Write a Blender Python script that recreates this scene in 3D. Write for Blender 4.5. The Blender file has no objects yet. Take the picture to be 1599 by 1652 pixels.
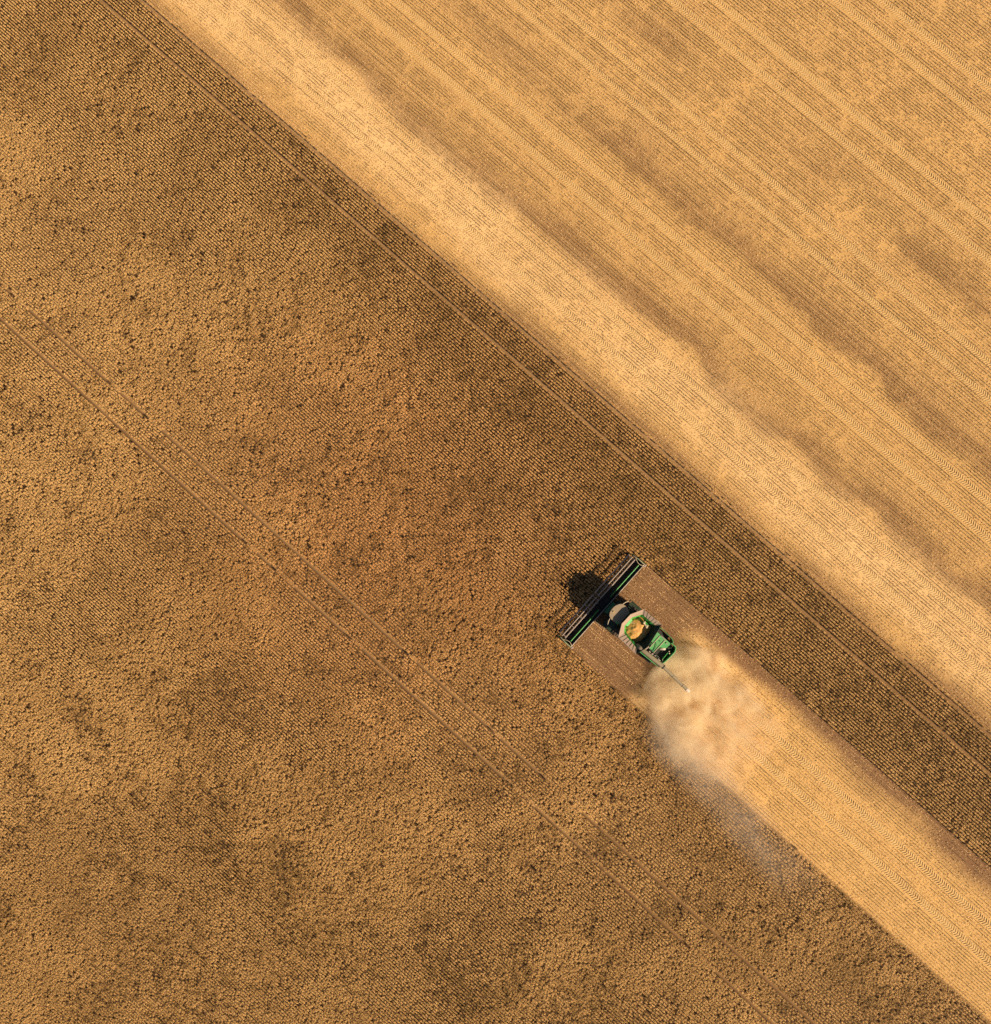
import bpy, math, random
import numpy as np
from mathutils import Matrix, Vector

R = math.radians
random.seed(7)
RNG = np.random.default_rng(11)
scene = bpy.context.scene
COL = scene.collection

# ------------------------------------------------------------------ camera
# world: +X = the way the machine drives, +Y = its left, Z up.  Drone about 95 m up, a few degrees off straight down.
cam = bpy.data.cameras.new('camera')
cam.sensor_fit = 'VERTICAL'
cam.sensor_height = 36.0
cam.lens = 1400 * 36.0 / 1652
cam.clip_start = 0.5
cam.clip_end = 9000
cam_o = bpy.data.objects.new('camera', cam)
COL.objects.link(cam_o)
cam_o.matrix_world = (Matrix.Translation((0.0, -2.409, 95.505)) @
    Matrix(((-0.7465, 0.66219, -0.06514), (-0.66182, -0.74906, -0.0302), (-0.06879, 0.02057, 0.99742))).to_4x4())
scene.camera = cam_o

# ------------------------------------------------------------------ sky, sun, exposure
SUN_EL, SUN_ROT = 29.0, 264.0
world = bpy.data.worlds.new('World')
scene.world = world
world.use_nodes = True
wn, wl = world.node_tree.nodes, world.node_tree.links
sky = wn.new('ShaderNodeTexSky')
sky.sky_type = 'NISHITA'
sky.sun_disc = False
sky.sun_elevation = R(SUN_EL)
sky.sun_rotation = R(SUN_ROT)
sky.dust_density = 1.0
sky.air_density = 0.6
bg = wn['Background']
bg.inputs['Strength'].default_value = 0.05
wl.new(sky.outputs[0], bg.inputs['Color'])

sl = bpy.data.lights.new('sun', 'SUN')
sl.energy = 5.0
sl.angle = R(0.5)
sl.color = (1.0, 0.82, 0.62)
sun = bpy.data.objects.new('sun', sl)
COL.objects.link(sun)
az = R(6.0)
to_sun = Vector((-math.cos(az) * math.cos(R(SUN_EL)), -math.sin(az) * math.cos(R(SUN_EL)), math.sin(R(SUN_EL))))
sun.rotation_euler = to_sun.to_track_quat('Z', 'Y').to_euler()
sun.location = to_sun * 200

scene.view_settings.view_transform = 'Standard'
scene.view_settings.look = 'None'
scene.view_settings.exposure = 0.78
scene.view_settings.gamma = 1.0
scene.render.engine = 'CYCLES'
scene.cycles.max_bounces = 6
scene.cycles.volume_bounces = 4
scene.render.filter_size = 1.5
scene.cycles.use_denoising = False
scene.cycles.volume_step_rate = 1.0

# ------------------------------------------------------------------ helpers: noise
_lat = RNG.random((512, 512))
def vnoise(x, y, ox=0, oy=0):
    """smooth value noise, 0..1"""
    x = x + 100.37 + ox; y = y + 100.71 + oy
    xi = np.floor(x).astype(np.int64); yi = np.floor(y).astype(np.int64)
    fx = x - xi; fy = y - yi
    fx = fx * fx * (3 - 2 * fx); fy = fy * fy * (3 - 2 * fy)
    a = _lat[xi % 512, yi % 512]; b = _lat[(xi + 1) % 512, yi % 512]
    c = _lat[xi % 512, (yi + 1) % 512]; d = _lat[(xi + 1) % 512, (yi + 1) % 512]
    return (a * (1 - fx) + b * fx) * (1 - fy) + (c * (1 - fx) + d * fx) * fy
def fbm(x, y, s, o=0, n=4):
    r = 0; amp = 0.5; tot = 0
    for i in range(n):
        r = r + amp * vnoise(x / s * 2 ** i, y / s * 2 ** i, o * 17.3 + i * 31.1, o * 9.7 + i * 13.9); tot += amp; amp *= 0.5
    return r / tot
def sstep(a, b, x):
    t = np.clip((x - a) / (b - a), 0, 1)
    return t * t * (3 - 2 * t)

# ------------------------------------------------------------------ helpers: meshes and objects
def np_mesh(name, verts, faces, mat, attrs=None, smooth=False):
    me = bpy.data.meshes.new(name)
    nv, nf, k = len(verts), len(faces), faces.shape[1]
    me.vertices.add(nv); me.vertices.foreach_set('co', np.ascontiguousarray(verts, dtype=np.float32).ravel())
    me.loops.add(nf * k); me.loops.foreach_set('vertex_index', np.ascontiguousarray(faces, dtype=np.int32).ravel())
    me.polygons.add(nf)
    me.polygons.foreach_set('loop_start', np.arange(0, nf * k, k, dtype=np.int32))
    me.update(calc_edges=True)
    for an, av in (attrs or {}).items():
        at = me.attributes.new(an, 'FLOAT', 'POINT'); at.data.foreach_set('value', np.ascontiguousarray(av, dtype=np.float32))
    if smooth: me.polygons.foreach_set('use_smooth', np.ones(nf, dtype=bool))
    me.materials.append(mat)
    o = bpy.data.objects.new(name, me); COL.objects.link(o)
    return o

def tag(o, label=None, cat=None, group=None, kind=None):
    for k, v in (('label', label), ('category', cat), ('group', group), ('kind', kind)):
        if v: o[k] = v
    return o

class MB:
    """collects simple solids, then becomes ONE mesh object"""
    def __init__(s): s.v = []; s.f = []
    def add(s, vs, fs):
        n = len(s.v); s.v += [tuple(p) for p in vs]; s.f += [tuple(i + n for i in f) for f in fs]; return s
    def box(s, c, d, rz=0, ry=0, rx=0):
        m = Matrix.Rotation(rz, 3, 'Z') @ Matrix.Rotation(ry, 3, 'Y') @ Matrix.Rotation(rx, 3, 'X')
        vs = [Vector(c) + m @ Vector((d[0] / 2 * a, d[1] / 2 * b, d[2] / 2 * e)) for a in (-1, 1) for b in (-1, 1) for e in (-1, 1)]
        return s.add(vs, [(0, 1, 3, 2), (4, 6, 7, 5), (0, 4, 5, 1), (2, 3, 7, 6), (0, 2, 6, 4), (1, 5, 7, 3)])
    def loft(s, rings, cap=True):
        n = len(rings[0]); vs = [p for r in rings for p in r]; fs = []
        for i in range(len(rings) - 1):
            for j in range(n):
                k = (j + 1) % n; fs.append((i * n + j, i * n + k, (i + 1) * n + k, (i + 1) * n + j))
        if cap:
            q = len(vs); vs = vs + list(rings[0]) + list(rings[-1])
            fs += [tuple(range(q, q + n))[::-1], tuple(range(q + n, q + 2 * n))]
        return s.add(vs, fs)
    def prism(s, poly, z0, z1, inset=0.0):
        cx = sum(p[0] for p in poly) / len(poly); cy = sum(p[1] for p in poly) / len(poly)
        top = [(cx + (p[0] - cx) * (1 - inset), cy + (p[1] - cy) * (1 - inset), z1) for p in poly]
        return s.loft([[(p[0], p[1], z0) for p in poly], top])
    def panel(s, pts, t=0.04):
        """a flat panel of real thickness"""
        p = [Vector(q) for q in pts]; nrm = (p[1] - p[0]).cross(p[2] - p[0]).normalized() * t / 2
        return s.loft([[q - nrm for q in p], [q + nrm for q in p]])
    def wall(s, path, z0, z1, t=0.07):
        """a thin upright wall that follows a plan path"""
        pv = [Vector((p[0], p[1])) for p in path]; off = []
        for i in range(len(pv)):
            a = pv[max(i - 1, 0)]; b = pv[min(i + 1, len(pv) - 1)]; d = (b - a).normalized(); off.append(Vector((-d.y, d.x)) * t / 2)
        rings = []
        for q, o in zip(pv, off):
            l, r = q + o, q - o
            rings.append([(l.x, l.y, z0), (r.x, r.y, z0), (r.x, r.y, z1), (l.x, l.y, z1)])
        return s.loft(rings)
    def tube(s, path, r, n=10):
        p = [Vector(q) for q in path]; rr = r if isinstance(r, (list, tuple)) else [r] * len(p); rings = []
        for i in range(len(p)):
            d = (p[min(i + 1, len(p) - 1)] - p[max(i - 1, 0)]).normalized()
            u = d.cross(Vector((0, 0, 1)) if abs(d.z) < .9 else Vector((1, 0, 0))).normalized(); w = d.cross(u)
            rings.append([p[i] + (u * math.cos(2 * math.pi * k / n) + w * math.sin(2 * math.pi * k / n)) * rr[i] for k in range(n)])
        return s.loft(rings)
    def lathe_y(s, c, prof, n=28):
        """profile of (radius, y offset) spun round the Y axis"""
        rings = []
        for r_, y_ in prof:
            rings.append([(c[0] + r_ * math.cos(2 * math.pi * k / n), c[1] + y_, c[2] + r_ * math.sin(2 * math.pi * k / n)) for k in range(n)])
        return s.loft(rings)
    def build(s, name, mat, parent=None, bevel=0.0, smooth=False, label=None):
        me = bpy.data.meshes.new(name)
        off = ROOT if parent is not None else Vector((0, 0, 0))
        me.from_pydata([Vector(p) - off for p in s.v], [], s.f); me.update()
        import bmesh
        bm = bmesh.new(); bm.from_mesh(me); bmesh.ops.recalc_face_normals(bm, faces=bm.faces); bm.to_mesh(me); bm.free()
        if smooth:
            for p in me.polygons: p.use_smooth = True
        me.materials.append(mat)
        o = bpy.data.objects.new(name, me); COL.objects.link(o)
        if parent is not None: o.parent = parent
        if bevel:
            b = o.modifiers.new('bevel', 'BEVEL'); b.width = bevel; b.segments = 2; b.limit_method = 'ANGLE'
        if label: o['label'] = label
        return o
ROOT = Vector((-13.0, 0, 0))

# ------------------------------------------------------------------ helpers: materials
def new_mat(name):
    m = bpy.data.materials.new(name); m.use_nodes = True
    nt = m.node_tree; return m, nt.nodes, nt.links, nt.nodes['Principled BSDF']
def ramp(n, stops):
    r = n.new('ShaderNodeValToRGB'); e = r.color_ramp.elements
    e[0].position, e[0].color = stops[0][0], (*stops[0][1], 1)
    e[1].position, e[1].color = stops[-1][0], (*stops[-1][1], 1)
    for p, c in stops[1:-1]:
        q = e.new(p); q.color = (*c, 1)
    return r
def mixc(n, l, fac, a, b, mode='MIX'):
    x = n.new('ShaderNodeMix'); x.data_type = 'RGBA'; x.blend_type = mode
    for sock, v in ((x.inputs[0], fac), (x.inputs[6], a), (x.inputs[7], b)):
        if isinstance(v, (int, float)): sock.default_value = v
        elif isinstance(v, tuple): sock.default_value = (*v, 1)
        else: l.new(v, sock)
    return x.outputs[2]
def math_(n, l, op, a, b=None, c=None, clamp=False):
    x = n.new('ShaderNodeMath'); x.operation = op; x.use_clamp = clamp
    for i, v in enumerate((a, b, c)):
        if v is None: continue
        if isinstance(v, (int, float)): x.inputs[i].default_value = v
        else: l.new(v, x.inputs[i])
    return x.outputs[0]
def noise(n, l, scale, detail=3, rough=.55, coord=None, dist=0.0):
    t = n.new('ShaderNodeTexNoise'); t.inputs['Scale'].default_value = scale; t.inputs['Detail'].default_value = detail
    t.inputs['Roughness'].default_value = rough; t.inputs['Distortion'].default_value = dist
    if coord is not None: l.new(coord, t.inputs['Vector'])
    return t
def obj_coord(n):
    return n.new('ShaderNodeTexCoord').outputs['Object']
def paint(name, c, rough=.45, dust=.35, dustc=(.36, .25, .16), metal=0.0, scale=2.5):
    """a paint or metal with farm dust lying in blotches"""
    m, n, l, b = new_mat(name)
    co = obj_coord(n)
    t = noise(n, l, scale, 6, .65, co); t2 = noise(n, l, 18, 3, .6, co)
    f = math_(n, l, 'MULTIPLY_ADD', t.outputs[0], 2.4, -0.85 + dust, clamp=True)
    f = math_(n, l, 'MULTIPLY', f, math_(n, l, 'MULTIPLY_ADD', t2.outputs[0], .5, .6), clamp=True)
    f = math_(n, l, 'MULTIPLY', f, min(1, dust * 1.6))
    l.new(mixc(n, l, f, c, dustc), b.inputs['Base Color'])
    l.new(math_(n, l, 'MULTIPLY_ADD', f, .5, rough, clamp=True), b.inputs['Roughness'])
    b.inputs['Metallic'].default_value = metal
    return m

M = {}
M['green'] = paint('green_paint', (.018, .20, .040), .38, .22)
M['green_deck'] = paint('dusty_green_paint', (.05, .36, .09), .5, .24, (.30, .27, .14))
M['green_bright'] = paint('bright_green_paint', (.012, .30, .030), .35, .15)
M['green_dark'] = paint('dark_green_paint', (.006, .030, .012), .4, .10)
M['tan'] = paint('dusty_panel', (.34, .235, .160), .7, .45, (.31, .22, .15))
M['roof'] = paint('dusty_cab_roof', (.31, .225, .125), .6, .4, (.30, .24, .15))
M['auger'] = paint('dusty_auger_tube', (.27, .23, .125), .5, .45, (.34, .25, .15))
M['black'] = paint('black_steel', (.010, .010, .010), .5, .12)
M['engine'] = paint('engine_bay_black', (.006, .006, .006), .7, .08)
M['rubber'] = paint('tyre_rubber', (.016, .015, .014), .85, .35, (.20, .14, .09))
M['yellow'] = paint('yellow_paint', (.60, .40, .03), .4, .3)
M['cream'] = paint('cream_metal', (.62, .52, .32), .5, .3)
M['steel'] = paint('pale_steel', (.42, .35, .29), .4, .35, metal=.2)
M['belt'] = paint('draper_rubber', (.008, .008, .007), .8, .1)
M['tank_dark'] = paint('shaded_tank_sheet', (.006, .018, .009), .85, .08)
M['hose'] = paint('hose_rubber', (.012, .02, .012), .7, .1)
M['spout'] = paint('pale_rubber_spout', (.52, .42, .34), .8, .2)
m, n, l, b = new_mat('cab_glass'); b.inputs['Base Color'].default_value = (.012, .016, .016, 1); b.inputs['Roughness'].default_value = .06
M['glass'] = m
m, n, l, b = new_mat('beacon_amber'); b.inputs['Base Color'].default_value = (.75, .45, .12, 1); b.inputs['Roughness'].default_value = .25
M['amber'] = m
m, n, l, b = new_mat('grain')
co = obj_coord(n); t = noise(n, l, 5, 4, .6, co); t2 = noise(n, l, 60, 2, .6, co)
r = ramp(n, [(.3, (.38, .185, .038)), (.7, (.66, .36, .09))])
l.new(math_(n, l, 'MULTIPLY_ADD', t2.outputs[0], .4, math_(n, l, 'MULTIPLY', t.outputs[0], .6)), r.inputs[0])
l.new(r.outputs[0], b.inputs['Base Color']); b.inputs['Roughness'].default_value = .8
M['grain'] = m

def attr(n, name):
    a = n.new('ShaderNodeAttribute'); a.attribute_name = name; return a.outputs['Fac']

# ground: bare soil, straw-covered stubble soil, darker brown streaks -- amounts come from mesh attributes
m, n, l, b = new_mat('field_soil')
co = obj_coord(n)
nb = noise(n, l, .9, 5, .6, co); nf = noise(n, l, 7, 4, .7, co); ns = noise(n, l, 26, 2, .6, co)
fine = math_(n, l, 'MULTIPLY_ADD', nf.outputs[0], .55, math_(n, l, 'MULTIPLY', ns.outputs[0], .45))
soil = ramp(n, [(.28, (.12, .062, .029)), (.52, (.24, .128, .058)), (.74, (.35, .20, .092))]); l.new(fine, soil.inputs[0])
straw = ramp(n, [(.30, (.43, .242, .078)), (.50, (.65, .388, .132)), (.70, (.81, .52, .20))]); l.new(fine, straw.inputs[0])
thin = ramp(n, [(.30, (.20, .106, .042)), (.55, (.33, .180, .070)), (.75, (.45, .26, .10))]); l.new(fine, thin.inputs[0])  # darker brown used on the streaks
sa = math_(n, l, 'ADD', attr(n, 'straw'), math_(n, l, 'MULTIPLY_ADD', nb.outputs[0], .24, -.12), clamp=True)
c1 = mixc(n, l, sa, soil.outputs[0], straw.outputs[0])
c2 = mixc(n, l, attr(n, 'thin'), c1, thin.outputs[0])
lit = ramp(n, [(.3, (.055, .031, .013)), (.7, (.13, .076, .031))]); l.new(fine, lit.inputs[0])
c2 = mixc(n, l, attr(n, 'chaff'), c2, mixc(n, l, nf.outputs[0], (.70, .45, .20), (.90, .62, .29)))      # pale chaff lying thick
c2 = mixc(n, l, attr(n, 'litter_shade'), c2, lit.outputs[0])      # dead leaves under the crop, row-gap shade put into their dark colour
l.new(c2, b.inputs['Base Color']); b.inputs['Roughness'].default_value = .95
b.inputs['Specular IOR Level'].default_value = .1
bm_ = n.new('ShaderNodeBump'); bm_.inputs['Strength'].default_value = .55; bm_.inputs['Distance'].default_value = .05
l.new(fine, bm_.inputs['Height']); l.new(bm_.outputs[0], b.inputs['Normal'])
M['soil'] = m

# crop leaves: every leaf has its own ripeness, lower ones darkened for shade
m, n, l, b = new_mat('ripe_crop')
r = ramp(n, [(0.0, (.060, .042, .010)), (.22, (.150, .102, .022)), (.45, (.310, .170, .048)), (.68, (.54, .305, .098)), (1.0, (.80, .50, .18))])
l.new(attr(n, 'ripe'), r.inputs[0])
red = mixc(n, l, attr(n, 'red'), r.outputs[0], (1.05, .895, .87), 'MULTIPLY')
l.new(red, b.inputs['Base Color']); b.inputs['Roughness'].default_value = .75; b.inputs['Specular IOR Level'].default_value = .2
tr = n.new('ShaderNodeBsdfTranslucent'); l.new(red, tr.inputs['Color'])
mx = n.new('ShaderNodeMixShader'); mx.inputs[0].default_value = .1
out = n['Material Output']
l.new(b.outputs[0], mx.inputs[1]); l.new(tr.outputs[0], mx.inputs[2]); l.new(mx.outputs[0], out.inputs['Surface'])
M['crop'] = m
m, n, l, b = new_mat('stubble_stalk')
r = ramp(n, [(0, (.085, .045, .012)), (.6, (.22, .125, .040)), (1, (.66, .42, .17))]); l.new(attr(n, 'ripe'), r.inputs[0])
l.new(r.outputs[0], b.inputs['Base Color']); b.inputs['Roughness'].default_value = .85
M['stubble'] = m
m, n, l, b = new_mat('loose_straw')
r = ramp(n, [(0, (.34, .20, .06)), (.5, (.62, .39, .14)), (1, (.86, .62, .29))]); l.new(attr(n, 'ripe'), r.inputs[0])
l.new(r.outputs[0], b.inputs['Base Color']); b.inputs['Roughness'].default_value = .8
M['straw'] = m
m, n, l, b = new_mat('pressed_straw')
co = obj_coord(n); t = noise(n, l, 9, 4, .7, co)
r = ramp(n, [(.3, (.52, .33, .12)), (.7, (.82, .56, .23))]); l.new(t.outputs[0], r.inputs[0])
l.new(r.outputs[0], b.inputs['Base Color']); b.inputs['Roughness'].default_value = .9
M['press'] = m

# ------------------------------------------------------------------ field layout
EDGE = -16.95                                   # where the standing crop ends and the old stubble begins
TRAM = [-13.55, -16.45, 18.6, 21.6]         # sprayer wheel lines in the crop
TRACK = [-21.15, -24.2, -32.15, -35.1, -43.4, -46.35, -54.6, -57.6, -65.8, -68.8]
HALF = 6.15                                     # half the header width
CUT_X = -8.62                                   # cutter bar
FRAME = np.array([(89.1, -5.8), (2.8, -76.0), (-68.5, 6.2), (9.9, 81.3)])
ctr = FRAME.mean(0)
POLY = ctr + (FRAME - ctr) * 1.22
def inside(x, y):
    ok = np.ones(x.shape, bool)
    for i in range(4):
        a, b_ = POLY[i], POLY[(i + 1) % 4]
        ok &= ((b_[0] - a[0]) * (y - a[1]) - (b_[1] - a[1]) * (x - a[0])) <= 0
    return ok
def is_crop(x, y):
    wob = (fbm(x, y, 3.0, 3) - .5) * .5
    edge = y > EDGE + wob * 1.3 + (vnoise(x / .5, y / .5, 5) - .5) * .22
    swath = (x < CUT_X + wob * .2) & (np.abs(y + wob * .5 * sstep(-9, -14, x)) < HALF + (vnoise(x / .5, y / .5, 7) - .5) * .2)
    return edge & ~swath
def straw_cover(x, y):
    """how much straw lies on the ground, 0..1"""
    big = fbm(x, y, 9.0, 5); mid = fbm(x * .5, y, 3.0, 6)
    old = (.22 + .78 * sstep(-16.2, -19.0, y + (big - .5) * 3.4)) * (.86 + .25 * (mid - .5))
    behind = sstep(-17.0, -20.5, x + (mid - .5) * 3)
    right = sstep(-5.0 - .012 * np.maximum(0, -x - 20) , -3.1, y + (mid - .5) * 2.2)
    left = sstep(7.0, 5.6, y + (mid - .5) * 1.6)
    new = behind * right * left * (.97 + .2 * (mid - .5))
    tram = 0
    for t_ in TRAM: tram = tram + .22 * np.exp(-((y - t_) / .22) ** 4)
    return np.clip(np.where(y < EDGE + .3, old, new) + tram, 0, 1)
def dark_streaks(x, y):
    """long streaks of darker ground colour, loose straw sparser on them"""
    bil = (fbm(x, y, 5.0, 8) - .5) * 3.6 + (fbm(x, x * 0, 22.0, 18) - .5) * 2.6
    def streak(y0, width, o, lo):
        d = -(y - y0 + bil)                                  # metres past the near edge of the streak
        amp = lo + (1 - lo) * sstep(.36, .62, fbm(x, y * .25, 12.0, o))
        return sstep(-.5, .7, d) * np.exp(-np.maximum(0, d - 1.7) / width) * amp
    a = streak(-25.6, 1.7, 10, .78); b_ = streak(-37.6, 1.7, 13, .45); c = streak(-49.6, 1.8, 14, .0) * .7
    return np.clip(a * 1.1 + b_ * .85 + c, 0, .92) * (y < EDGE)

def chaff(x, y):
    w = (fbm(x, y, 7.0, 15) - .5) * 3
    old = sstep(-17.8, -20.5, y + w) * sstep(-28.0, -23.5, y + w * .8) * (.55 + .5 * (fbm(x * .4, y, 2.5, 16) - .5))
    new = (y > EDGE) * straw_cover(x, y) * sstep(-30, -21, x) * .55
    return np.clip(old + new, 0, 1)
def litter_shade(x, y):
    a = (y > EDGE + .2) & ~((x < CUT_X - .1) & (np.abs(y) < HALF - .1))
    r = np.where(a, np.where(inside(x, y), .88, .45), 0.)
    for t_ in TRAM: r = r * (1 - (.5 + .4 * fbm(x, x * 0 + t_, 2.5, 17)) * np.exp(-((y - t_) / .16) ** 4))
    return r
# ------------------------------------------------------------------ ground: one sheet to the horizon
gx = np.concatenate([[-5000, -1500, -500, -220], np.arange(-120, 140.1, .3), [240, 520, 1500, 5000]])
gy = np.concatenate([[-5000, -1500, -500, -220], np.arange(-120, 125.1, .3), [230, 520, 1500, 5000]])
X, Y = np.meshgrid(gx, gy, indexing='ij')
Z = (fbm(X, Y, 1.1, 20, 3) - .5) * .05
Z[(np.abs(X) > 150) | (np.abs(Y) > 150)] = 0
nx, ny = X.shape
idx = np.arange(nx * ny).reshape(nx, ny)
F = np.stack([idx[:-1, :-1], idx[1:, :-1], idx[1:, 1:], idx[:-1, 1:]], -1).reshape(-1, 4)
V = np.stack([X, Y, Z], -1).reshape(-1, 3)
g = np_mesh('ground', V, F, M['soil'], {'straw': straw_cover(X, Y).ravel(), 'thin': dark_streaks(X, Y).ravel(), 'litter_shade': litter_shade(X, Y).ravel(), 'chaff': chaff(X, Y).ravel()}, smooth=True)
tag(g, 'bare soil and straw covered ground of the harvested field', 'field', kind='structure')

# ------------------------------------------------------------------ standing crop
def leaf_quads(c, L, W, zdir, up, along=None):
    """c centres (N,3); flat leaves with random heading, tilt 'zdir' along their length and roll 'up'"""
    N = len(c); th = RNG.random(N) * 2 * np.pi if along is None else RNG.normal(0, along, N)
    t = zdir; a = np.stack([np.cos(th) * np.cos(t), np.sin(th) * np.cos(t), np.sin(t)], 1)
    s = np.stack([-np.sin(th), np.cos(th), np.zeros(N)], 1)
    nn = np.cross(a, s); b_ = s * np.cos(up)[:, None] + nn * np.sin(up)[:, None]
    a = a * (L / 2)[:, None]; b_ = b_ * (W / 2)[:, None]
    v = np.stack([c - a - b_ * .6, c + a * .2 - b_, c + a + b_ * .3, c - a * .1 + b_], 1)
    return v.reshape(-1, 3), np.arange(N * 4).reshape(N, 4)
ROW, STEP = 0.30, 0.105
rows = np.arange(-17.1, 102, ROW); xs = np.arange(-88, 110, STEP)
PX, PY = np.meshgrid(xs, rows, indexing='ij'); PX = PX.ravel(); PY = PY.ravel()
PX = PX + (RNG.random(PX.size) - .5) * STEP * 6
keep = inside(PX, PY); PX, PY = PX[keep], PY[keep]
keep = is_crop(PX, PY); PX, PY = PX[keep], PY[keep]
for i, t_ in enumerate(TRAM):
    wid = (.17, .12, .09, .09)[i]
    miss = (fbm(PX, PX * 0 + i, 5.0, 40 + i) < (.90, .80, .62, .62)[i])
    keep = ~((np.abs(PY - t_ - (fbm(PX, PX * 0, 8, 50) - .5) * .25) < wid) & miss); PX, PY = PX[keep], PY[keep]
gap = .62 * fbm(PX * .7, PY, .55, 60, 3) + .38 * fbm(PX, PY, 4.5, 59, 3)                     # small holes in the stand
rowk = vnoise(PX / 22.0, np.round(PY / ROW) * 5.17, 3)          # rows that came up thin for long stretches
dens = fbm(PX, PY, 14.0, 61)                      # thin and thick parts of the field
keep = RNG.random(PX.size) > sstep(.55, .75, gap) * .40 - .40 * sstep(.58, .80, rowk) + .03 + .08 * dens; PX, PY, gap, dens = PX[keep], PY[keep], gap[keep], dens[keep]
spread = .036 + .024 * sstep(.40, .68, fbm(PX, PY, 11.0, 62)) * sstep(-14, 0, PY)     # lodged parts hide the rows
h = .56 + .20 * fbm(PX, PY, 2.4, 63) + .14 * (dens - .5) - .12 * sstep(.50, .68, gap)
swirl = (fbm(PX, PY, 2.6, 64, 3) - .5)
NP = PX.size; K = 10
rep = np.repeat(np.arange(NP), K)
cx = PX[rep] + RNG.normal(0, .055, NP * K)
cy = PY[rep] + swirl[rep] * .14 * sstep(.036, .07, spread[rep]) + RNG.uniform(-1.9, 1.9, NP * K) * spread[rep]
cz = h[rep] * (.72 + .28 * RNG.random(NP * K))
L = .07 + .09 * RNG.random(NP * K); W = .035 + .04 * RNG.random(NP * K)
v, f = leaf_quads(np.stack([cx, cy, cz], 1), L, W, RNG.normal(.02, .15, NP * K), RNG.normal(0, .16, NP * K), .65)
light = fbm(PX, PY, 26.0, 65, 3); patch = fbm(PX, PY, 3.2, 66, 3)
# riper, paler crop towards the far end; greener strip next to the old stubble and near the bottom end of the field
zone = .10 * sstep(5, 60, PX) - .05 * sstep(-4, -12, PY) - .08 * sstep(-5, -45, PX)
tone = .745 + .16 * (light - .5) + .30 * (patch - .5) + zone - .16 * sstep(.50, .68, gap)
ripe = np.clip(tone[rep] + RNG.normal(0, .13, NP * K) + .16 * (cz / .7 - .85), 0, 1)  # height term paints shade into the lower leaves
redz = np.clip(sstep(.42, .62, fbm(PX, PY, 20.0, 67)) * .25 * np.exp(-((PX - 12) ** 2 + (PY - 8) ** 2) / 700.) + .70 * np.exp(-((PX - 12) ** 2 + (PY - 8) ** 2) / 500.) + .04, 0, 1)
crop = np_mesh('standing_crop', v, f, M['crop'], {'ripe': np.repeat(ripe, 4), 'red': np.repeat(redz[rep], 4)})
tag(crop, 'ripe brown standing crop drilled in straight rows, not yet cut', 'crop', kind='stuff')
print('crop leaves', len(f))

# ------------------------------------------------------------------ stubble rows and loose straw
rows = np.arange(-95.1, 6.2, ROW); xs = np.arange(-88, 110, .085)
PX, PY = np.meshgrid(xs, rows, indexing='ij'); PX = PX.ravel(); PY = PY.ravel()
PX = PX + (RNG.random(PX.size) - .5) * .09
keep = inside(PX, PY); PX, PY = PX[keep], PY[keep]
keep = ~is_crop(PX, PY) & ((PY < EDGE + .1) | ((PX < CUT_X - .9) & (np.abs(PY) < HALF))); PX, PY = PX[keep], PY[keep]
for t_ in TRACK + [1.45, -1.45]:
    keep = ~((np.abs(PY - t_) < .40) & (PX < (200 if t_ < EDGE else -11.0))); PX, PY = PX[keep], PY[keep]
bury = .6 * fbm(PX * .8, PY, .55, 70, 3) + .4 * fbm(PX, PY, 2.6, 71, 3) + .18 * sstep(-17, -19, PX) * sstep(-31, -24, PX) * (PY > EDGE) + .10 * chaff(PX, PY); rowk = vnoise(PX / 18.0, np.round(PY / ROW) * 7.31, 5)
rough = vnoise(PX / 60., (PY + 200) / 1.6, 9)
keep = RNG.random(PX.size) < np.clip(1.0 - .85 * sstep(.50, .74, bury), .08, 1); PX, PY, rowk, bury = PX[keep], PY[keep], rowk[keep], bury[keep]
NP = PX.size; rep = np.repeat(np.arange(NP), 2)
c = np.stack([PX[rep] + RNG.normal(0, .03, NP * 2), PY[rep] + RNG.normal(0, .011, NP * 2), .045 + .05 * RNG.random(NP * 2)], 1)
v, f = leaf_quads(c, .11 + .06 * RNG.random(NP * 2), .040 + .025 * RNG.random(NP * 2), RNG.normal(.3, .3, NP * 2), RNG.normal(0, .4, NP * 2), .2)
ripe = np.clip(RNG.normal(.20, .16, len(f)) + np.repeat(.80 * sstep(.25, .95, rowk) + .5 * sstep(.40, .62, bury), 2), 0, 1)
pick = RNG.random(NP) < .40 - .22 * (PY > EDGE) * (1 - straw_cover(PX, PY))              # pale cut stems beside each row
c2 = np.stack([PX[pick] + RNG.normal(0, .05, pick.sum()), PY[pick] + .095 + RNG.normal(0, .022, pick.sum()), .05 + .05 * RNG.random(pick.sum())], 1)
v2, f2 = leaf_quads(c2, .09 + .10 * RNG.random(len(c2)), .025 + .03 * RNG.random(len(c2)), RNG.normal(.1, .25, len(c2)), RNG.normal(0, .3, len(c2)), .35)
ripe = np.concatenate([ripe, np.clip(RNG.normal(.85, .18, len(f2)), 0, 1)]); f = np.concatenate([f, f2 + len(v)]); v = np.concatenate([v, v2])
tag(np_mesh('stubble', v, f, M['stubble'], {'ripe': np.repeat(ripe, 4)}),
    'short cut stalks left standing in rows on the harvested ground', 'stubble', kind='stuff')
print('stubble', len(f))
N = 260000
PX = RNG.uniform(-88, 110, N); PY = RNG.uniform(-95, 7, N)
keep = inside(PX, PY) & ~is_crop(PX, PY); PX, PY = PX[keep], PY[keep]
keep = RNG.random(PX.size) < straw_cover(PX, PY) * (1 - .75 * dark_streaks(PX, PY)) + .12; PX, PY = PX[keep], PY[keep]
N = PX.size
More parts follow.
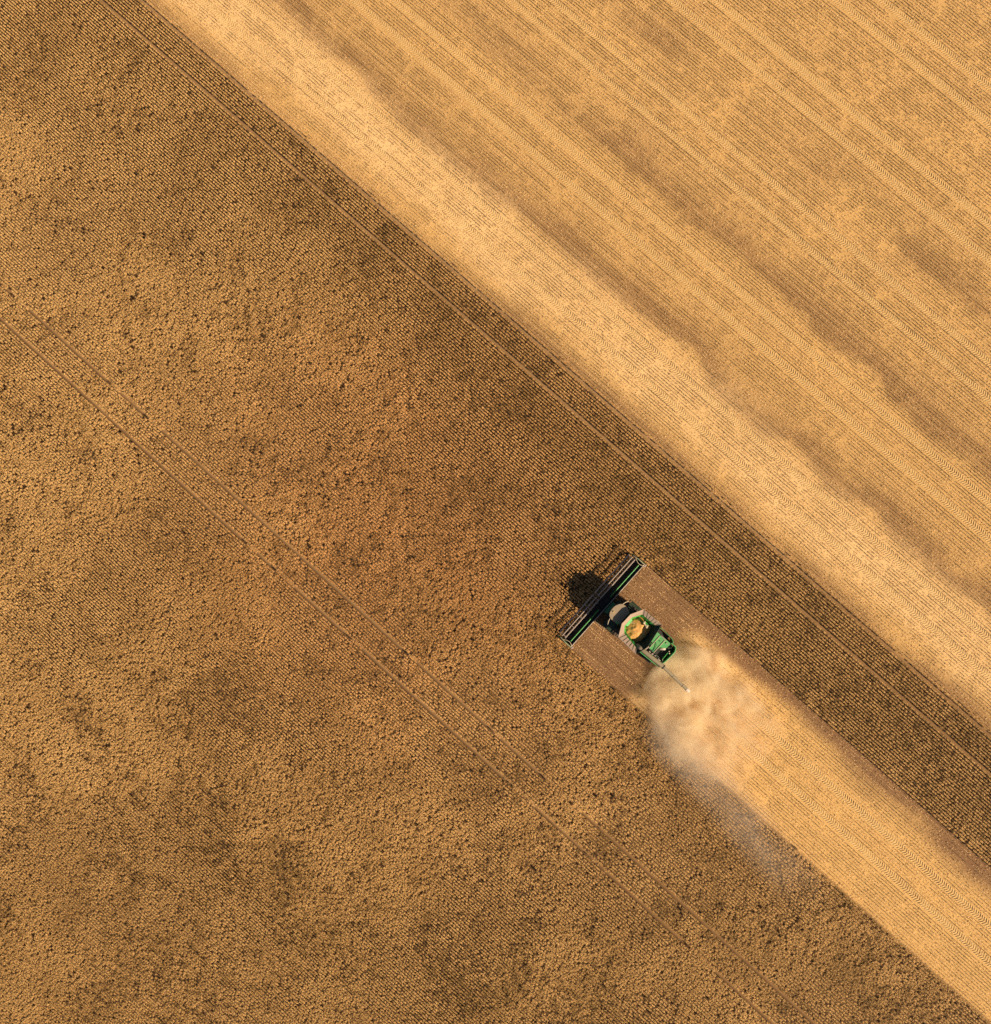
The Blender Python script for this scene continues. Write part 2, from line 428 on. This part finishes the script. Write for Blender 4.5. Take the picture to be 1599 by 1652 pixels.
v, f = leaf_quads(np.stack([PX, PY, .045 + .03 * RNG.random(N)], 1), .12 + .16 * RNG.random(N), .02 + .03 * RNG.random(N), RNG.normal(0, .12, N), RNG.normal(0, .3, N))
tag(np_mesh('loose_straw', v, f, M['straw'], {'ripe': np.repeat(np.clip(RNG.normal(.5, .25, N), 0, 1), 4)}),
    'pale chopped straw scattered over the harvested ground', 'straw', kind='stuff')

# tread prints of the wheels in the straw
vs, fs = [], []
for t_ in TRACK + [1.45, -1.45]:
    x0, x1 = (-85, 108) if t_ < EDGE else (-85, -19)
    xs = np.arange(x0, x1, .27) + RNG.normal(0, .008, len(np.arange(x0, x1, .27)))
    yy = t_ + (fbm(xs, xs * 0 + t_, 9.0, 80) - .5) * .14
    ok = inside(xs, yy)
    hk = .001 + .030 * np.clip(fbm(xs, xs * 0 + t_, 2.2, 81) - .32, 0, 1) * vnoise(xs / 9., xs * 0 + t_, 3)
    for x_, y_, hz_ in zip(xs[ok], yy[ok], hk[ok]):
        for s_ in (-1, 1):
            i = len(vs); w = .055
            for dx, dy, z in ((-w, .02, .03), (w, .02, .03), (w + .20, .37, .03), (-w + .20, .37, .03), (-w * .5, .03, .03 + hz_), (w * .5, .03, .03 + hz_), (w * .5 + .20, .35, .03 + hz_), (-w * .5 + .20, .35, .03 + hz_)):
                vs.append((x_ + dx, y_ + dy * s_, z))
            fs += [(i + 4, i + 5, i + 6, i + 7), (i, i + 1, i + 5, i + 4), (i + 1, i + 2, i + 6, i + 5), (i + 2, i + 3, i + 7, i + 6), (i + 3, i, i + 4, i + 7)]
tag(np_mesh('wheel_tracks', np.array(vs), np.array(fs), M['press']), 'chevron tread prints of heavy tyres pressed into the straw', 'tracks', kind='structure')

# ------------------------------------------------------------------ combine harvester
comb = bpy.data.objects.new('combine_harvester', None)
comb.location = ROOT; COL.objects.link(comb)
tag(comb, 'green combine harvester cutting the crop, grain tank open and unloading auger folded back', 'combine harvester')
YC = -0.30
# wheels
def wheel(x, y, r_, w_, name='wheel'):
    a = MB().lathe_y((x, y, r_), [(r_ * .58, -w_ / 2), (r_ * .90, -w_ / 2), (r_ * .965, -w_ * .42), (r_ * .965, w_ * .42), (r_ * .90, w_ / 2), (r_ * .58, w_ / 2)], 36)
    nl = 22
    for k in range(nl):
        for s_ in (-1, 1):
            an = 2 * math.pi * (k + (.25 if s_ > 0 else -.25)) / nl
            a.box((x + math.cos(an) * r_ * .975, y + s_ * w_ * .24, r_ + math.sin(an) * r_ * .975), (r_ * .07, w_ * .5, .07), 0, -an, 0)
    t = a.build(name, M['rubber'], comb)
    MB().lathe_y((x, y, r_), [(.05, -w_ * .30), (r_ * .25, -w_ * .30), (r_ * .30, -w_ * .12), (r_ * .58, -w_ * .40), (r_ * .60, w_ * .40), (r_ * .30, w_ * .12), (r_ * .25, w_ * .30), (.05, w_ * .30)], 28).build('rim', M['yellow'], t, smooth=False)
for s_ in (-1, 1):
    wheel(-12.1, s_ * 1.45, 1.0, .76)
    wheel(-16.5, s_ * 1.40, .72, .52)
MB().box((-12.1, 0, 1.0), (.35, 2.2, .35)).build('axle', M['green_dark'], comb)
MB().box((-16.5, 0, .75), (.25, 2.4, .22)).build('axle', M['green_dark'], comb)
# main body and engine bay
MB().prism([(-11.75, -1.05), (-11.75, .65), (-15.0, .95), (-17.6, .75), (-17.6, -1.35), (-15.0, -1.55)], 1.0, 2.45).build('body', M['green'], comb, .04)
MB().prism([(-14.9, .85), (-17.45, .72), (-17.55, -1.2), (-16.9, -1.55), (-14.9, -1.6)], 2.46, 2.62).build('engine_bay', M['engine'], comb)
MB().wall([(-14.79, -1.84), (-15.2, -2.03), (-15.9, -2.02), (-16.75, -1.95), (-17.02, -1.78), (-17.09, -1.62)], .95, 3.2, .09).build('side_panel', M['green'], comb, .02)
w = MB().wall([(-14.91, 1.32), (-15.6, 1.30), (-16.6, 1.25), (-17.5, 1.19), (-17.74, 1.10), (-17.81, .96)], .95, 3.0, .09)
w.build('side_panel', M['green_deck'], comb, .02)
MB().wall([(-14.95, 1.12), (-16.0, 1.08), (-17.3, 1.02)], 1.5, 2.8, .05).build('guard_rail', M['green'], comb)
MB().wall([(-16.99, -1.55), (-17.50, -1.57), (-17.66, -1.48), (-17.82, -1.20), (-17.86, -1.0), (-17.83, -.3), (-17.76, .45), (-17.68, .62)], 1.2, 3.1, .09).build('rear_hood', M['green_deck'], comb, .02)
deck = [(-14.98, -1.47), (-16.2, -1.50), (-16.82, -1.50), (-16.92, -1.42), (-16.87, -.78), (-16.60, -.62), (-16.28, -.45), (-16.20, .42), (-15.42, .40), (-15.2, -.2)]
MB().prism(deck, 2.63, 3.5, .03).build('engine_deck', M['green_deck'], comb, .03)
MB().box((-15.53, -.49, 3.525), (.05, 1.72, .05)).build('deck_strip', M['cream'], comb)
MB().box((-16.20, -.46, 3.525), (.05, 1.72, .05)).build('deck_strip', M['cream'], comb)
MB().box((-15.95, -1.42, 3.53), (.75, .07, .07), R(-4)).build('deck_rail', M['steel'], comb)
def arc(p0, p1, p2, k=8):
    p0, p1, p2 = Vector(p0), Vector(p1), Vector(p2)
    return [p0 * (1 - t) ** 2 + p1 * 2 * t * (1 - t) + p2 * t * t for t in [i / k for i in range(k + 1)]]
for a_, b_, c_ in (((-15.35, -.30, 3.53), (-15.6, .05, 3.62), (-15.45, .38, 3.53)), ((-15.55, -.55, 3.53), (-16.0, -.40, 3.62), (-15.95, .10, 3.53)), ((-15.95, .10, 3.53), (-16.1, .28, 3.55), (-15.8, .42, 3.53))):
    MB().tube(arc(a_, b_, c_), .022, 6).build('hose', M['hose'], comb)
MB().tube([(-15.86, -.92, 3.50), (-15.86, -.92, 3.56)], .05, 10).build('filler_cap', M['black'], comb)
MB().tube([(-16.55, -1.22, 3.50), (-16.55, -1.22, 3.58)], .07, 10).build('filler_cap', M['steel'], comb)
# inside the rear hood
MB().tube([(-16.42, -.36, 3.1), (-16.46, -.39, 3.1), (-16.84, -.72, 3.1), (-16.88, -.75, 3.1)], [.14, .2, .2, .14], 14).build('air_filter', M['steel'], comb, smooth=True)
MB().box((-17.41, -.14, 2.95), (.07, .9, .07), R(2)).build('cross_bar', M['green_bright'], comb)
MB().tube([(-17.1, -1.05, 2.6), (-17.1, -1.05, 2.95)], [.20, .16], 14).tube([(-17.1, -1.05, 2.95), (-17.3, -1.2, 3.05)], .08).build('exhaust', M['black'], comb)
MB().box((-17.55, -.62, 2.98), (.10, .12, .10)).build('lamp_bracket', M['cream'], comb)
MB().box((-17.40, -.76, 2.95), (.09, .10, .09)).build('lamp_bracket', M['cream'], comb)
MB().box((-17.52, .42, 2.92), (.10, .22, .08), R(20)).box((-17.3, .62, 2.9), (.18, .06, .06), R(30)).build('hood_latch', M['cream'], comb)
mb = MB()
for x_, y_, sx, sy in ((-15.9, .62, .22, .12), (-16.25, .60, .14, .2), (-16.55, .55, .24, .10), (-16.85, .50, .12, .22), (-17.1, .58, .2, .09)):
    mb.box((x_, y_, 2.95), (sx, sy, .35), random.uniform(-.5, .5))
mb.build('hydraulic_block', M['steel'], comb, .01)
mb = MB()
for k in range(4):
    x_ = -15.7 - .35 * k
    mb.tube(arc((x_, .72, 2.9), (x_ - .15, .35, 3.5), (x_ - .4, .45, 2.9)), .03, 6)
mb.build('hose', M['hose'], comb)
MB().box((-15.65, -1.75, 2.50), (1.6, .35, .1)).build('radiator_grille', M['engine'], comb)
MB().box((-17.75, -.25, 1.45), (.5, 2.2, .55), 0, R(25)).build('straw_chopper', M['black'], comb, .03)
# grain tank: eight-sided hopper with folded-out extension panels
O = [(-11.64, .33), (-11.67, -.99), (-12.32, -2.30), (-14.76, -2.38), (-14.96, -1.36), (-15.24, .38), (-14.84, 1.74), (-12.30, 1.64)]
I = [(-12.02, .30), (-12.04, -.86), (-12.60, -1.80), (-14.42, -1.86), (-14.60, -1.20), (-14.80, .25), (-14.42, 1.22), (-12.50, .92)]
D = [(-12.40, .18), (-12.42, -.75), (-12.75, -1.35), (-14.0, -1.40), (-14.25, -.95), (-14.30, .10), (-14.0, .78), (-12.70, .62)]
ZO = [4.12, 4.12, 4.10, 4.08, 4.15, 4.15, 4.08, 4.10]; ZI = 3.88
Op = [(x, y, z) for (x, y), z in zip(O, ZO)]; Ip = [(x, y, ZI) for x, y in I]
Ip[4] = (-14.70, -1.24, 3.55); Ip[5] = (-14.92, .28, 3.55); Ip[3] = (-14.42, -1.86, 3.86); Ip[6] = (-14.42, 1.22, 3.86)
Dp = [(x, y, 2.75) for x, y in D]
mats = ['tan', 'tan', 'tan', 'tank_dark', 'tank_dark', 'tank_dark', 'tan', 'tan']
for i in range(8):
    j = (i + 1) % 8
    MB().panel([Op[i], Op[j], Ip[j], Ip[i]], .04).build('tank_extension', M[mats[i]], comb)
tank = MB()
for i in range(8):
    j = (i + 1) % 8
    if i in (3, 4, 5): continue
    tank.panel([Ip[i], Ip[j], Dp[j], Dp[i]], .03)
tank = tank.build('grain_tank', M['green_bright'], comb)
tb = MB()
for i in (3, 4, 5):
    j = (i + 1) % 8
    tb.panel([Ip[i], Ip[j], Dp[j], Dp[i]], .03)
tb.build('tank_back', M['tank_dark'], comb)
Q = [(x * .86 + .14 * -13.4, (y - YC) * .72 + YC) for x, y in O]
MB().loft([[(x, y, 2.47) for x, y in Q], [(x * 1.0, y, 3.5) for x, y in Q]], cap=False).build('tank_wall', M['green'], comb)
MB().panel([(-12.05, .22, 3.86), (-12.05, -.72, 3.86), (-12.36, -.62, 3.45), (-12.36, .14, 3.45)], .03).build('tank_window', M['green_deck'], comb)
def lerp(a, b_, t): return Vector(a) * (1 - t) + Vector(b_) * t
for (a, b_, ia, ib, sgn) in ((Op[2], Op[3], Ip[2], Ip[3], -1), (Op[7], Op[6], Ip[7], Ip[6], 1)):
    for t in (.06, .24, .42, .60, .78, .95):
        p, q = lerp(a, b_, t), lerp(ia, ib, t)
        p = p + (q - p) * random.uniform(.0, .25) + Vector((0, 0, .02)); q = q + (q - p) * random.uniform(.15, .45) + Vector((random.uniform(-.2, -.05), 0, .03))
        MB().tube([p, q], .022, 6).build('panel_strut', M['green_dark'], comb)
for t in (.05, .35, .65):
    for s_, (ia, ib) in ((0, (Ip[2], Ip[3])), (1, (Ip[7], Ip[6]))):
        p = lerp(ia, ib, t); MB().box(p + Vector((-.12, .10 if s_ == 0 else -.10, -.10)), (.26, .16, .12), R(25 * (1 - 2 * s_)), R(15)).build('tank_bracket', M['green_bright'], comb, .01)
MB().box((-13.55, -1.22, 3.72), (.62, .16, .16), R(-12), R(6)).box((-13.35, -1.32, 3.80), (.14, .30, .14)).box((-13.85, -1.18, 3.78), (.16, .34, .12), R(12)).build('filling_auger', M['cream'], comb, .02)
MB().box((-13.62, -1.30, 3.62), (.55, .30, .12), R(-12)).build('auger_bracket', M['green_bright'], comb, .01)
MB().tube([(-12.35, -.35, 3.62), (-12.70, -.62, 3.70)], .03, 6).build('tank_strut', M['cream'], comb)
MB().box((-14.25, -.22, 3.42), (.5, .05, .05), R(2)).build('tank_bar', M['green_bright'], comb)
# grain heap
gx_ = np.linspace(-14.45, -12.25, 34); gy_ = np.linspace(-1.5, 1.0, 36)
GX, GY = np.meshgrid(gx_, gy_, indexing='ij')
hz = 3.30 + .34 * np.exp(-(((GX + 13.25) / .75) ** 2 + ((GY + .25) / .75) ** 2)) + (fbm(GX * 3, GY * 3, 1.2, 90) - .5) * .22 - .22 * sstep(.85, 1.35, np.hypot((GX + 13.3) / 1.05, (GY + .25) / 1.15))
id_ = np.arange(GX.size).reshape(GX.shape)
gf = np.stack([id_[:-1, :-1], id_[1:, :-1], id_[1:, 1:], id_[:-1, 1:]], -1).reshape(-1, 4)
heap = np_mesh('grain_heap', np.stack([GX, GY, hz], -1).reshape(-1, 3), gf, M['grain'], smooth=True)
tag(heap, 'golden harvested grain heaped in the open tank of the combine', 'grain')
# cab
roof = [(-10.52, .77), (-10.22, .62), (-10.02, .34), (-9.95, .02), (-9.93, -.32), (-9.99, -.66), (-10.17, -1.04), (-10.43, -1.28), (-10.8, -1.34), (-11.13, -1.26), (-11.58, -1.05), (-11.58, .55), (-11.13, .73)]
MB().prism(roof, 3.30, 3.55, .03).build('cab_roof', M['roof'], comb, .03)
gl = [(-10.55, .62), (-10.15, .35), (-10.10, -.85), (-10.55, -1.15), (-11.55, -1.05), (-11.55, .52)]
MB().loft([[(p[0] * .93 + .07 * -11, (p[1] + .27) * .90 - .27, 1.75) for p in gl], [(p[0], p[1], 3.29) for p in gl]]).build('cab', M['glass'], comb)
MB().prism([(-10.1, .75), (-10.1, -1.28), (-11.7, -1.28), (-11.7, .75)], 1.5, 1.74).build('cab_floor', M['green_dark'], comb, .02)
MB().tube([(-10.27, -.02, 3.55), (-10.27, -.02, 3.67)], [.07, .05], 12).build('beacon', M['amber'], comb)
MB().box((-11.28, .60, 3.565), (.32, .22, .05), R(-10)).build('roof_hatch', M['green_deck'], comb, .01)
MB().box((-11.20, -1.13, 3.565), (.36, .20, .05), R(10)).build('roof_hatch', M['roof'], comb, .01)
for y0, y1, sg in ((-1.25, -1.95, -1), (.80, 1.45, 1)):
    t = MB().tube([(-10.45, y0, 3.42), (-10.55, (y0 + y1) / 2, 3.38), (-10.75, y1, 3.30)], .035, 8).build('mirror_arm', M['cream'], comb)
    MB().box((-10.80, y1 + .02 * sg, 2.98), (.10, .30, .52), R(12 * sg)).build('mirror', M['green_dark'], t, .02)
# platforms, railings, ladder
MB().box((-11.3, 1.38, 1.80), (1.6, 1.05, .08)).build('platform', M['green_dark'], comb)
MB().box((-11.9, -1.75, 1.80), (1.5, .85, .08)).build('platform', M['green_dark'], comb)
for y_ in (1.88, -2.15):
    mb = MB()
    for x_ in (-10.6, -11.3, -12.0): mb.tube([(x_, y_, 1.82), (x_, y_, 2.75)], .022, 6)
    mb.tube([(-10.6, y_, 2.75), (-12.0, y_, 2.75)], .022, 6).tube([(-10.6, y_, 2.3), (-12.0, y_, 2.3)], .018, 6)
    mb.build('railing', M['green_dark'], comb)
mb = MB().box((-10.45, 2.12, 1.10), (1.45, .06, .10), 0, R(18)).box((-10.45, 2.12, .72), (1.45, .06, .10), 0, R(18))
for k in range(5): mb.box((-9.95 - .25 * k, 2.12, .75 + .085 * k), (.05, .05, .5))
mb.build('ladder', M['cream'], comb)
# feeder house
MB().loft([[(-9.72, -.72, .55), (-9.72, .72, .55), (-9.72, .72, 1.15), (-9.72, -.72, 1.15)], [(-11.7, -.62, 1.2), (-11.7, .62, 1.2), (-11.7, .62, 1.95), (-11.7, -.62, 1.95)]]).build('feeder_house', M['green'], comb, .03)
# unloading auger, folded back along the left side
au = MB().tube([(-14.45, .98, 2.3), (-14.45, .98, 3.55), (-14.55, .98, 3.78), (-14.85, .97, 3.86), (-17.80, .83, 3.86)], [.22, .22, .23, .23, .23], 16).build('unloading_auger', M['auger'], comb, smooth=True)
MB().tube([(-17.88, .83, 3.86), (-21.10, .96, 3.86)], .165, 16).build('outer_tube', M['auger'], au, smooth=True)
MB().tube([(-17.78, .83, 3.86), (-17.90, .83, 3.86)], .25, 16).build('joint_ring', M['black'], au)
MB().tube([(-21.08, .96, 3.86), (-21.30, .965, 3.80), (-21.45, .97, 3.62)], [.19, .19, .15], 12).build('spout', M['spout'], au)
MB().tube([(-20.55, .93, 3.86), (-20.62, .935, 3.86)], .185, 16).build('clamp_ring', M['auger'], au)
MB().tube([(-19.2, .883, 3.86), (-19.26, .885, 3.86)], .18, 16).build('clamp_ring', M['auger'], au)
MB().box((-15.35, .62, 3.50), (.12, .75, .10), R(-8)).build('auger_cradle', M['steel'], comb)

# header: part of the machine, with its own pieces
hd = MB()
hd.box((-9.62, 0, 1.18), (.10, 12.0, .10)).box((-9.66, 0, .55), (.10, 12.0, .12)).box((-9.57, 0, .78), (.04, 11.9, .75), 0, R(6))
hd.box((-9.2, 0, .36), (.9, 11.9, .06), 0, R(14))
header = hd.build('header', M['green_dark'], comb)
MB().tube([(-9.61, -6.0, 1.27), (-9.61, 6.0, 1.27)], .035, 8).build('top_rail', M['steel'], header)
for y0, y1 in ((-5.75, -.65), (.65, 5.75)):
    MB().panel([(-9.45, y0, .62), (-9.45, y1, .62), (-8.62, y1, .22), (-8.62, y0, .22)], .03).build('draper_belt', M['belt'], header)
    MB().tube([(-9.20, y0 + .25 if y0 < 0 else y0 + .3, 1.16), (-9.20, y1 - .3 if y0 < 0 else y1 - .25, 1.16)], .055, 12).build('upper_auger', M['green_bright'], header, smooth=True)
MB().panel([(-9.45, -.62, .58), (-9.45, .62, .58), (-8.62, .62, .2), (-8.62, -.62, .2)], .03).build('feed_belt', M['belt'], header)
mb = MB().box((-8.56, 0, .17), (.10, 11.8, .05))
for k in range(118): mb.add([(-8.52, -5.87 + k * .1 - .03, .17), (-8.52, -5.87 + k * .1 + .03, .17), (-8.40, -5.87 + k * .1, .16), (-8.52, -5.87 + k * .1, .20)], [(0, 2, 1), (0, 3, 2), (1, 2, 3), (0, 1, 3)])
mb.build('cutter_bar', M['steel'], header)
for s_ in (-1, 1):
    y_ = s_ * 5.98
    MB().loft([[(-9.68, y_ - .07, .2), (-9.68, y_ + .07, .2), (-9.68, y_ + .07, 1.30), (-9.68, y_ - .07, 1.30)],
               [(-8.7, y_ - .09, .15), (-8.7, y_ + .09, .15), (-8.7, y_ + .09, 1.05), (-8.7, y_ - .09, 1.05)],
               [(-7.95, y_ - .06, .15), (-7.95, y_ + .06, .15), (-7.95, y_ + .06, .60), (-7.95, y_ - .06, .60)],
               [(-7.35, y_ - .01, .18), (-7.35, y_ + .01, .18), (-7.35, y_ + .01, .28), (-7.35, y_ - .01, .28)]]).build('crop_divider', M['green'], header, .01)
    MB().tube(arc((-9.62, s_ * 5.85, 1.30), (-9.15, s_ * 5.35, 1.45), (-8.45, s_ * 5.90, 1.30), 6), .028, 6).build('divider_stay', M['cream'], header)
    MB().tube([(-9.60, s_ * 5.95, 1.34), (-8.9, s_ * 5.97, 1.40), (-8.1, s_ * 5.88, 1.25)], .03, 6).build('reel_arm', M['cream'], header)
    MB().box((-9.78, s_ * 5.9, 1.15), (.14, .30, .22)).build('gearbox', M['steel'], header, .02)
RX, RZ, RR = -8.09, 1.22, .48
for y0, y1 in ((-5.70, -.10), (.10, 5.62)):
    reel = MB().tube([(RX, y0, RZ), (RX, y1, RZ)], .07, 10).build('reel', M['green_dark'], header)
    for k in range(6):
        an = R(90 + 60 * k); bx_, bz_ = RX + RR * math.cos(an), RZ + RR * math.sin(an)
        mb.v = []; mb.f = []
        bat = MB().tube([(bx_, y0, bz_), (bx_, y1, bz_)], .05, 6)
        for q in range(int((y1 - y0) / .10)):
            yy = y0 + .05 + q * .10
            bat.add([(bx_ - .01, yy - .022, bz_), (bx_ + .01, yy - .022, bz_), (bx_, yy + .01, bz_), (bx_ - .06, yy, bz_ - .30)], [(0, 1, 2), (0, 3, 1), (1, 3, 2), (2, 3, 0)])
        # reel bats are sub-parts: they hang on the header like the reel tube
        bat.build('reel_bat', M['steel'], header)
    for q in range(5):
        yy = y0 + .12 + (y1 - y0 - .24) * q / 4
        st = MB()
        for k in range(6):
            an = R(90 + 60 * k); st.tube([(RX, yy, RZ), (RX + RR * math.cos(an), yy, RZ + RR * math.sin(an))], .022, 5)
        st.build('reel_spider', M['steel'], header)

# ------------------------------------------------------------------ dust
def dust_mat(name, build):
    m = bpy.data.materials.new(name); m.use_nodes = True; n, l = m.node_tree.nodes, m.node_tree.links
    n.remove(n['Principled BSDF'])
    pv = n.new('ShaderNodeVolumePrincipled'); l.new(pv.outputs[0], n['Material Output'].inputs['Volume'])
    pv.inputs['Anisotropy'].default_value = 0.0
    co = obj_coord(n); sx = n.new('ShaderNodeSeparateXYZ'); l.new(co, sx.inputs[0])
    build(n, l, pv, co, sx.outputs[0], sx.outputs[1], sx.outputs[2])
    return m
def rng_(n, l, v, a, b_, c=0., d=1., smooth=True):
    x = n.new('ShaderNodeMapRange'); x.interpolation_type = 'SMOOTHSTEP' if smooth else 'LINEAR'
    for s_, q in zip(('Value', 'From Min', 'From Max', 'To Min', 'To Max'), (v, a, b_, c, d)):
        if isinstance(q, (int, float)): x.inputs[s_].default_value = q
        else: l.new(q, x.inputs[s_])
    return x.outputs[0]
def main_dust(n, l, pv, co, x, y, z):
    mul = lambda a, b_: math_(n, l, 'MULTIPLY', a, b_)
    t = math_(n, l, 'SUBTRACT', -17.7, x)                             # metres behind the machine
    rise = rng_(n, l, t, -.2, .7); fade = rng_(n, l, t, 3.5, 17, 1, 0.03)
    n1 = noise(n, l, .50, 5, .60, co, .35); n2 = noise(n, l, .22, 3, .5, co, .3)
    wig = math_(n, l, 'MULTIPLY_ADD', n2.outputs[0], 5.0, -2.5)
    yw = math_(n, l, 'ADD', y, wig)
    le = rng_(n, l, t, -1, 6, 3.6, 8.0)                               # left edge widens down wind
    re = rng_(n, l, t, -1, 5, -1.6, -3.6)
    ev = mul(rng_(n, l, math_(n, l, 'SUBTRACT', le, yw), -.3, 2.2), rng_(n, l, math_(n, l, 'SUBTRACT', yw, re), -.3, 1.6))
    top = rng_(n, l, z, .2, math_(n, l, 'MULTIPLY_ADD', n1.outputs[0], 4.2, -.3), 1, 0)
    puff = rng_(n, l, n1.outputs[0], .32, .68, .45, 1.0)
    d = mul(mul(mul(rise, fade), mul(ev, top)), puff)
    l.new(mul(d, 1.9), pv.inputs['Density'])
    pv.inputs['Color'].default_value = (.98, .84, .58, 1)
def drift_dust(n, l, pv, co, x, y, z):
    mul = lambda a, b_: math_(n, l, 'MULTIPLY', a, b_)
    mp = n.new('ShaderNodeMapping'); mp.inputs['Scale'].default_value = (.55, 1, 1); mp.inputs['Rotation'].default_value = (0, 0, R(12)); l.new(co, mp.inputs[0])
    n1 = noise(n, l, .30, 3, .55, mp.outputs[0], .5)
    t = math_(n, l, 'SUBTRACT', -20.0, x)
    along = mul(rng_(n, l, t, 0, 4), rng_(n, l, t, 7, 29, 1, .0))
    yc = math_(n, l, 'MULTIPLY_ADD', t, .13, 5.4)
    dy = math_(n, l, 'ABSOLUTE', math_(n, l, 'SUBTRACT', y, yc))
    ev = rng_(n, l, dy, .0, 3.6, 1, 0)
    puff = rng_(n, l, n1.outputs[0], .30, .78, .12, 1)
    top = mul(rng_(n, l, z, .1, .8), rng_(n, l, z, 1.2, 3.6, 1, 0))
    l.new(mul(mul(mul(along, ev), mul(puff, top)), .40), pv.inputs['Density'])
    pv.inputs['Color'].default_value = (1.0, .86, .66, 1)
def hull(name, secs, mat):
    """closed hull round a dust plume: sections of (x, y centre, half width, height)"""
    rings = []
    for x_, yc, hw, hh in secs:
        rings.append([(x_, yc + hw * math.cos(a_), .03 + hh * max(0, math.sin(a_)) ** .8) for a_ in [math.pi * k / 12 for k in range(13)]])
    return MB().loft(rings).build(name, mat)
d1 = hull('dust_cloud', [(-17.72, .2, 2.2, 1.6), (-18.8, 1.4, 4.2, 2.6), (-20.5, 2.0, 6.2, 3.4), (-23, 2.4, 7.2, 3.6), (-27, 2.5, 7.2, 3.4), (-30, 2.3, 6.2, 2.4), (-33, 2.0, 4.8, 1.2)], dust_mat('harvest_dust', main_dust))
tag(d1, 'golden cloud of chaff and dust billowing behind the combine', 'dust', kind='stuff')
d2 = hull('dust_haze_drift', [(-20.2, 5.9, 1.6, 2.2), (-24, 6.1, 3.4, 3.4), (-30, 6.9, 3.8, 3.7), (-38, 7.8, 3.8, 3.7), (-45, 8.7, 3.3, 2.8), (-49.5, 9.2, 1.6, 1.4)], dust_mat('thin_dust', drift_dust))
tag(d2, 'thin pale wisps of dust drifting over the crop behind the combine', 'dust', kind='stuff')
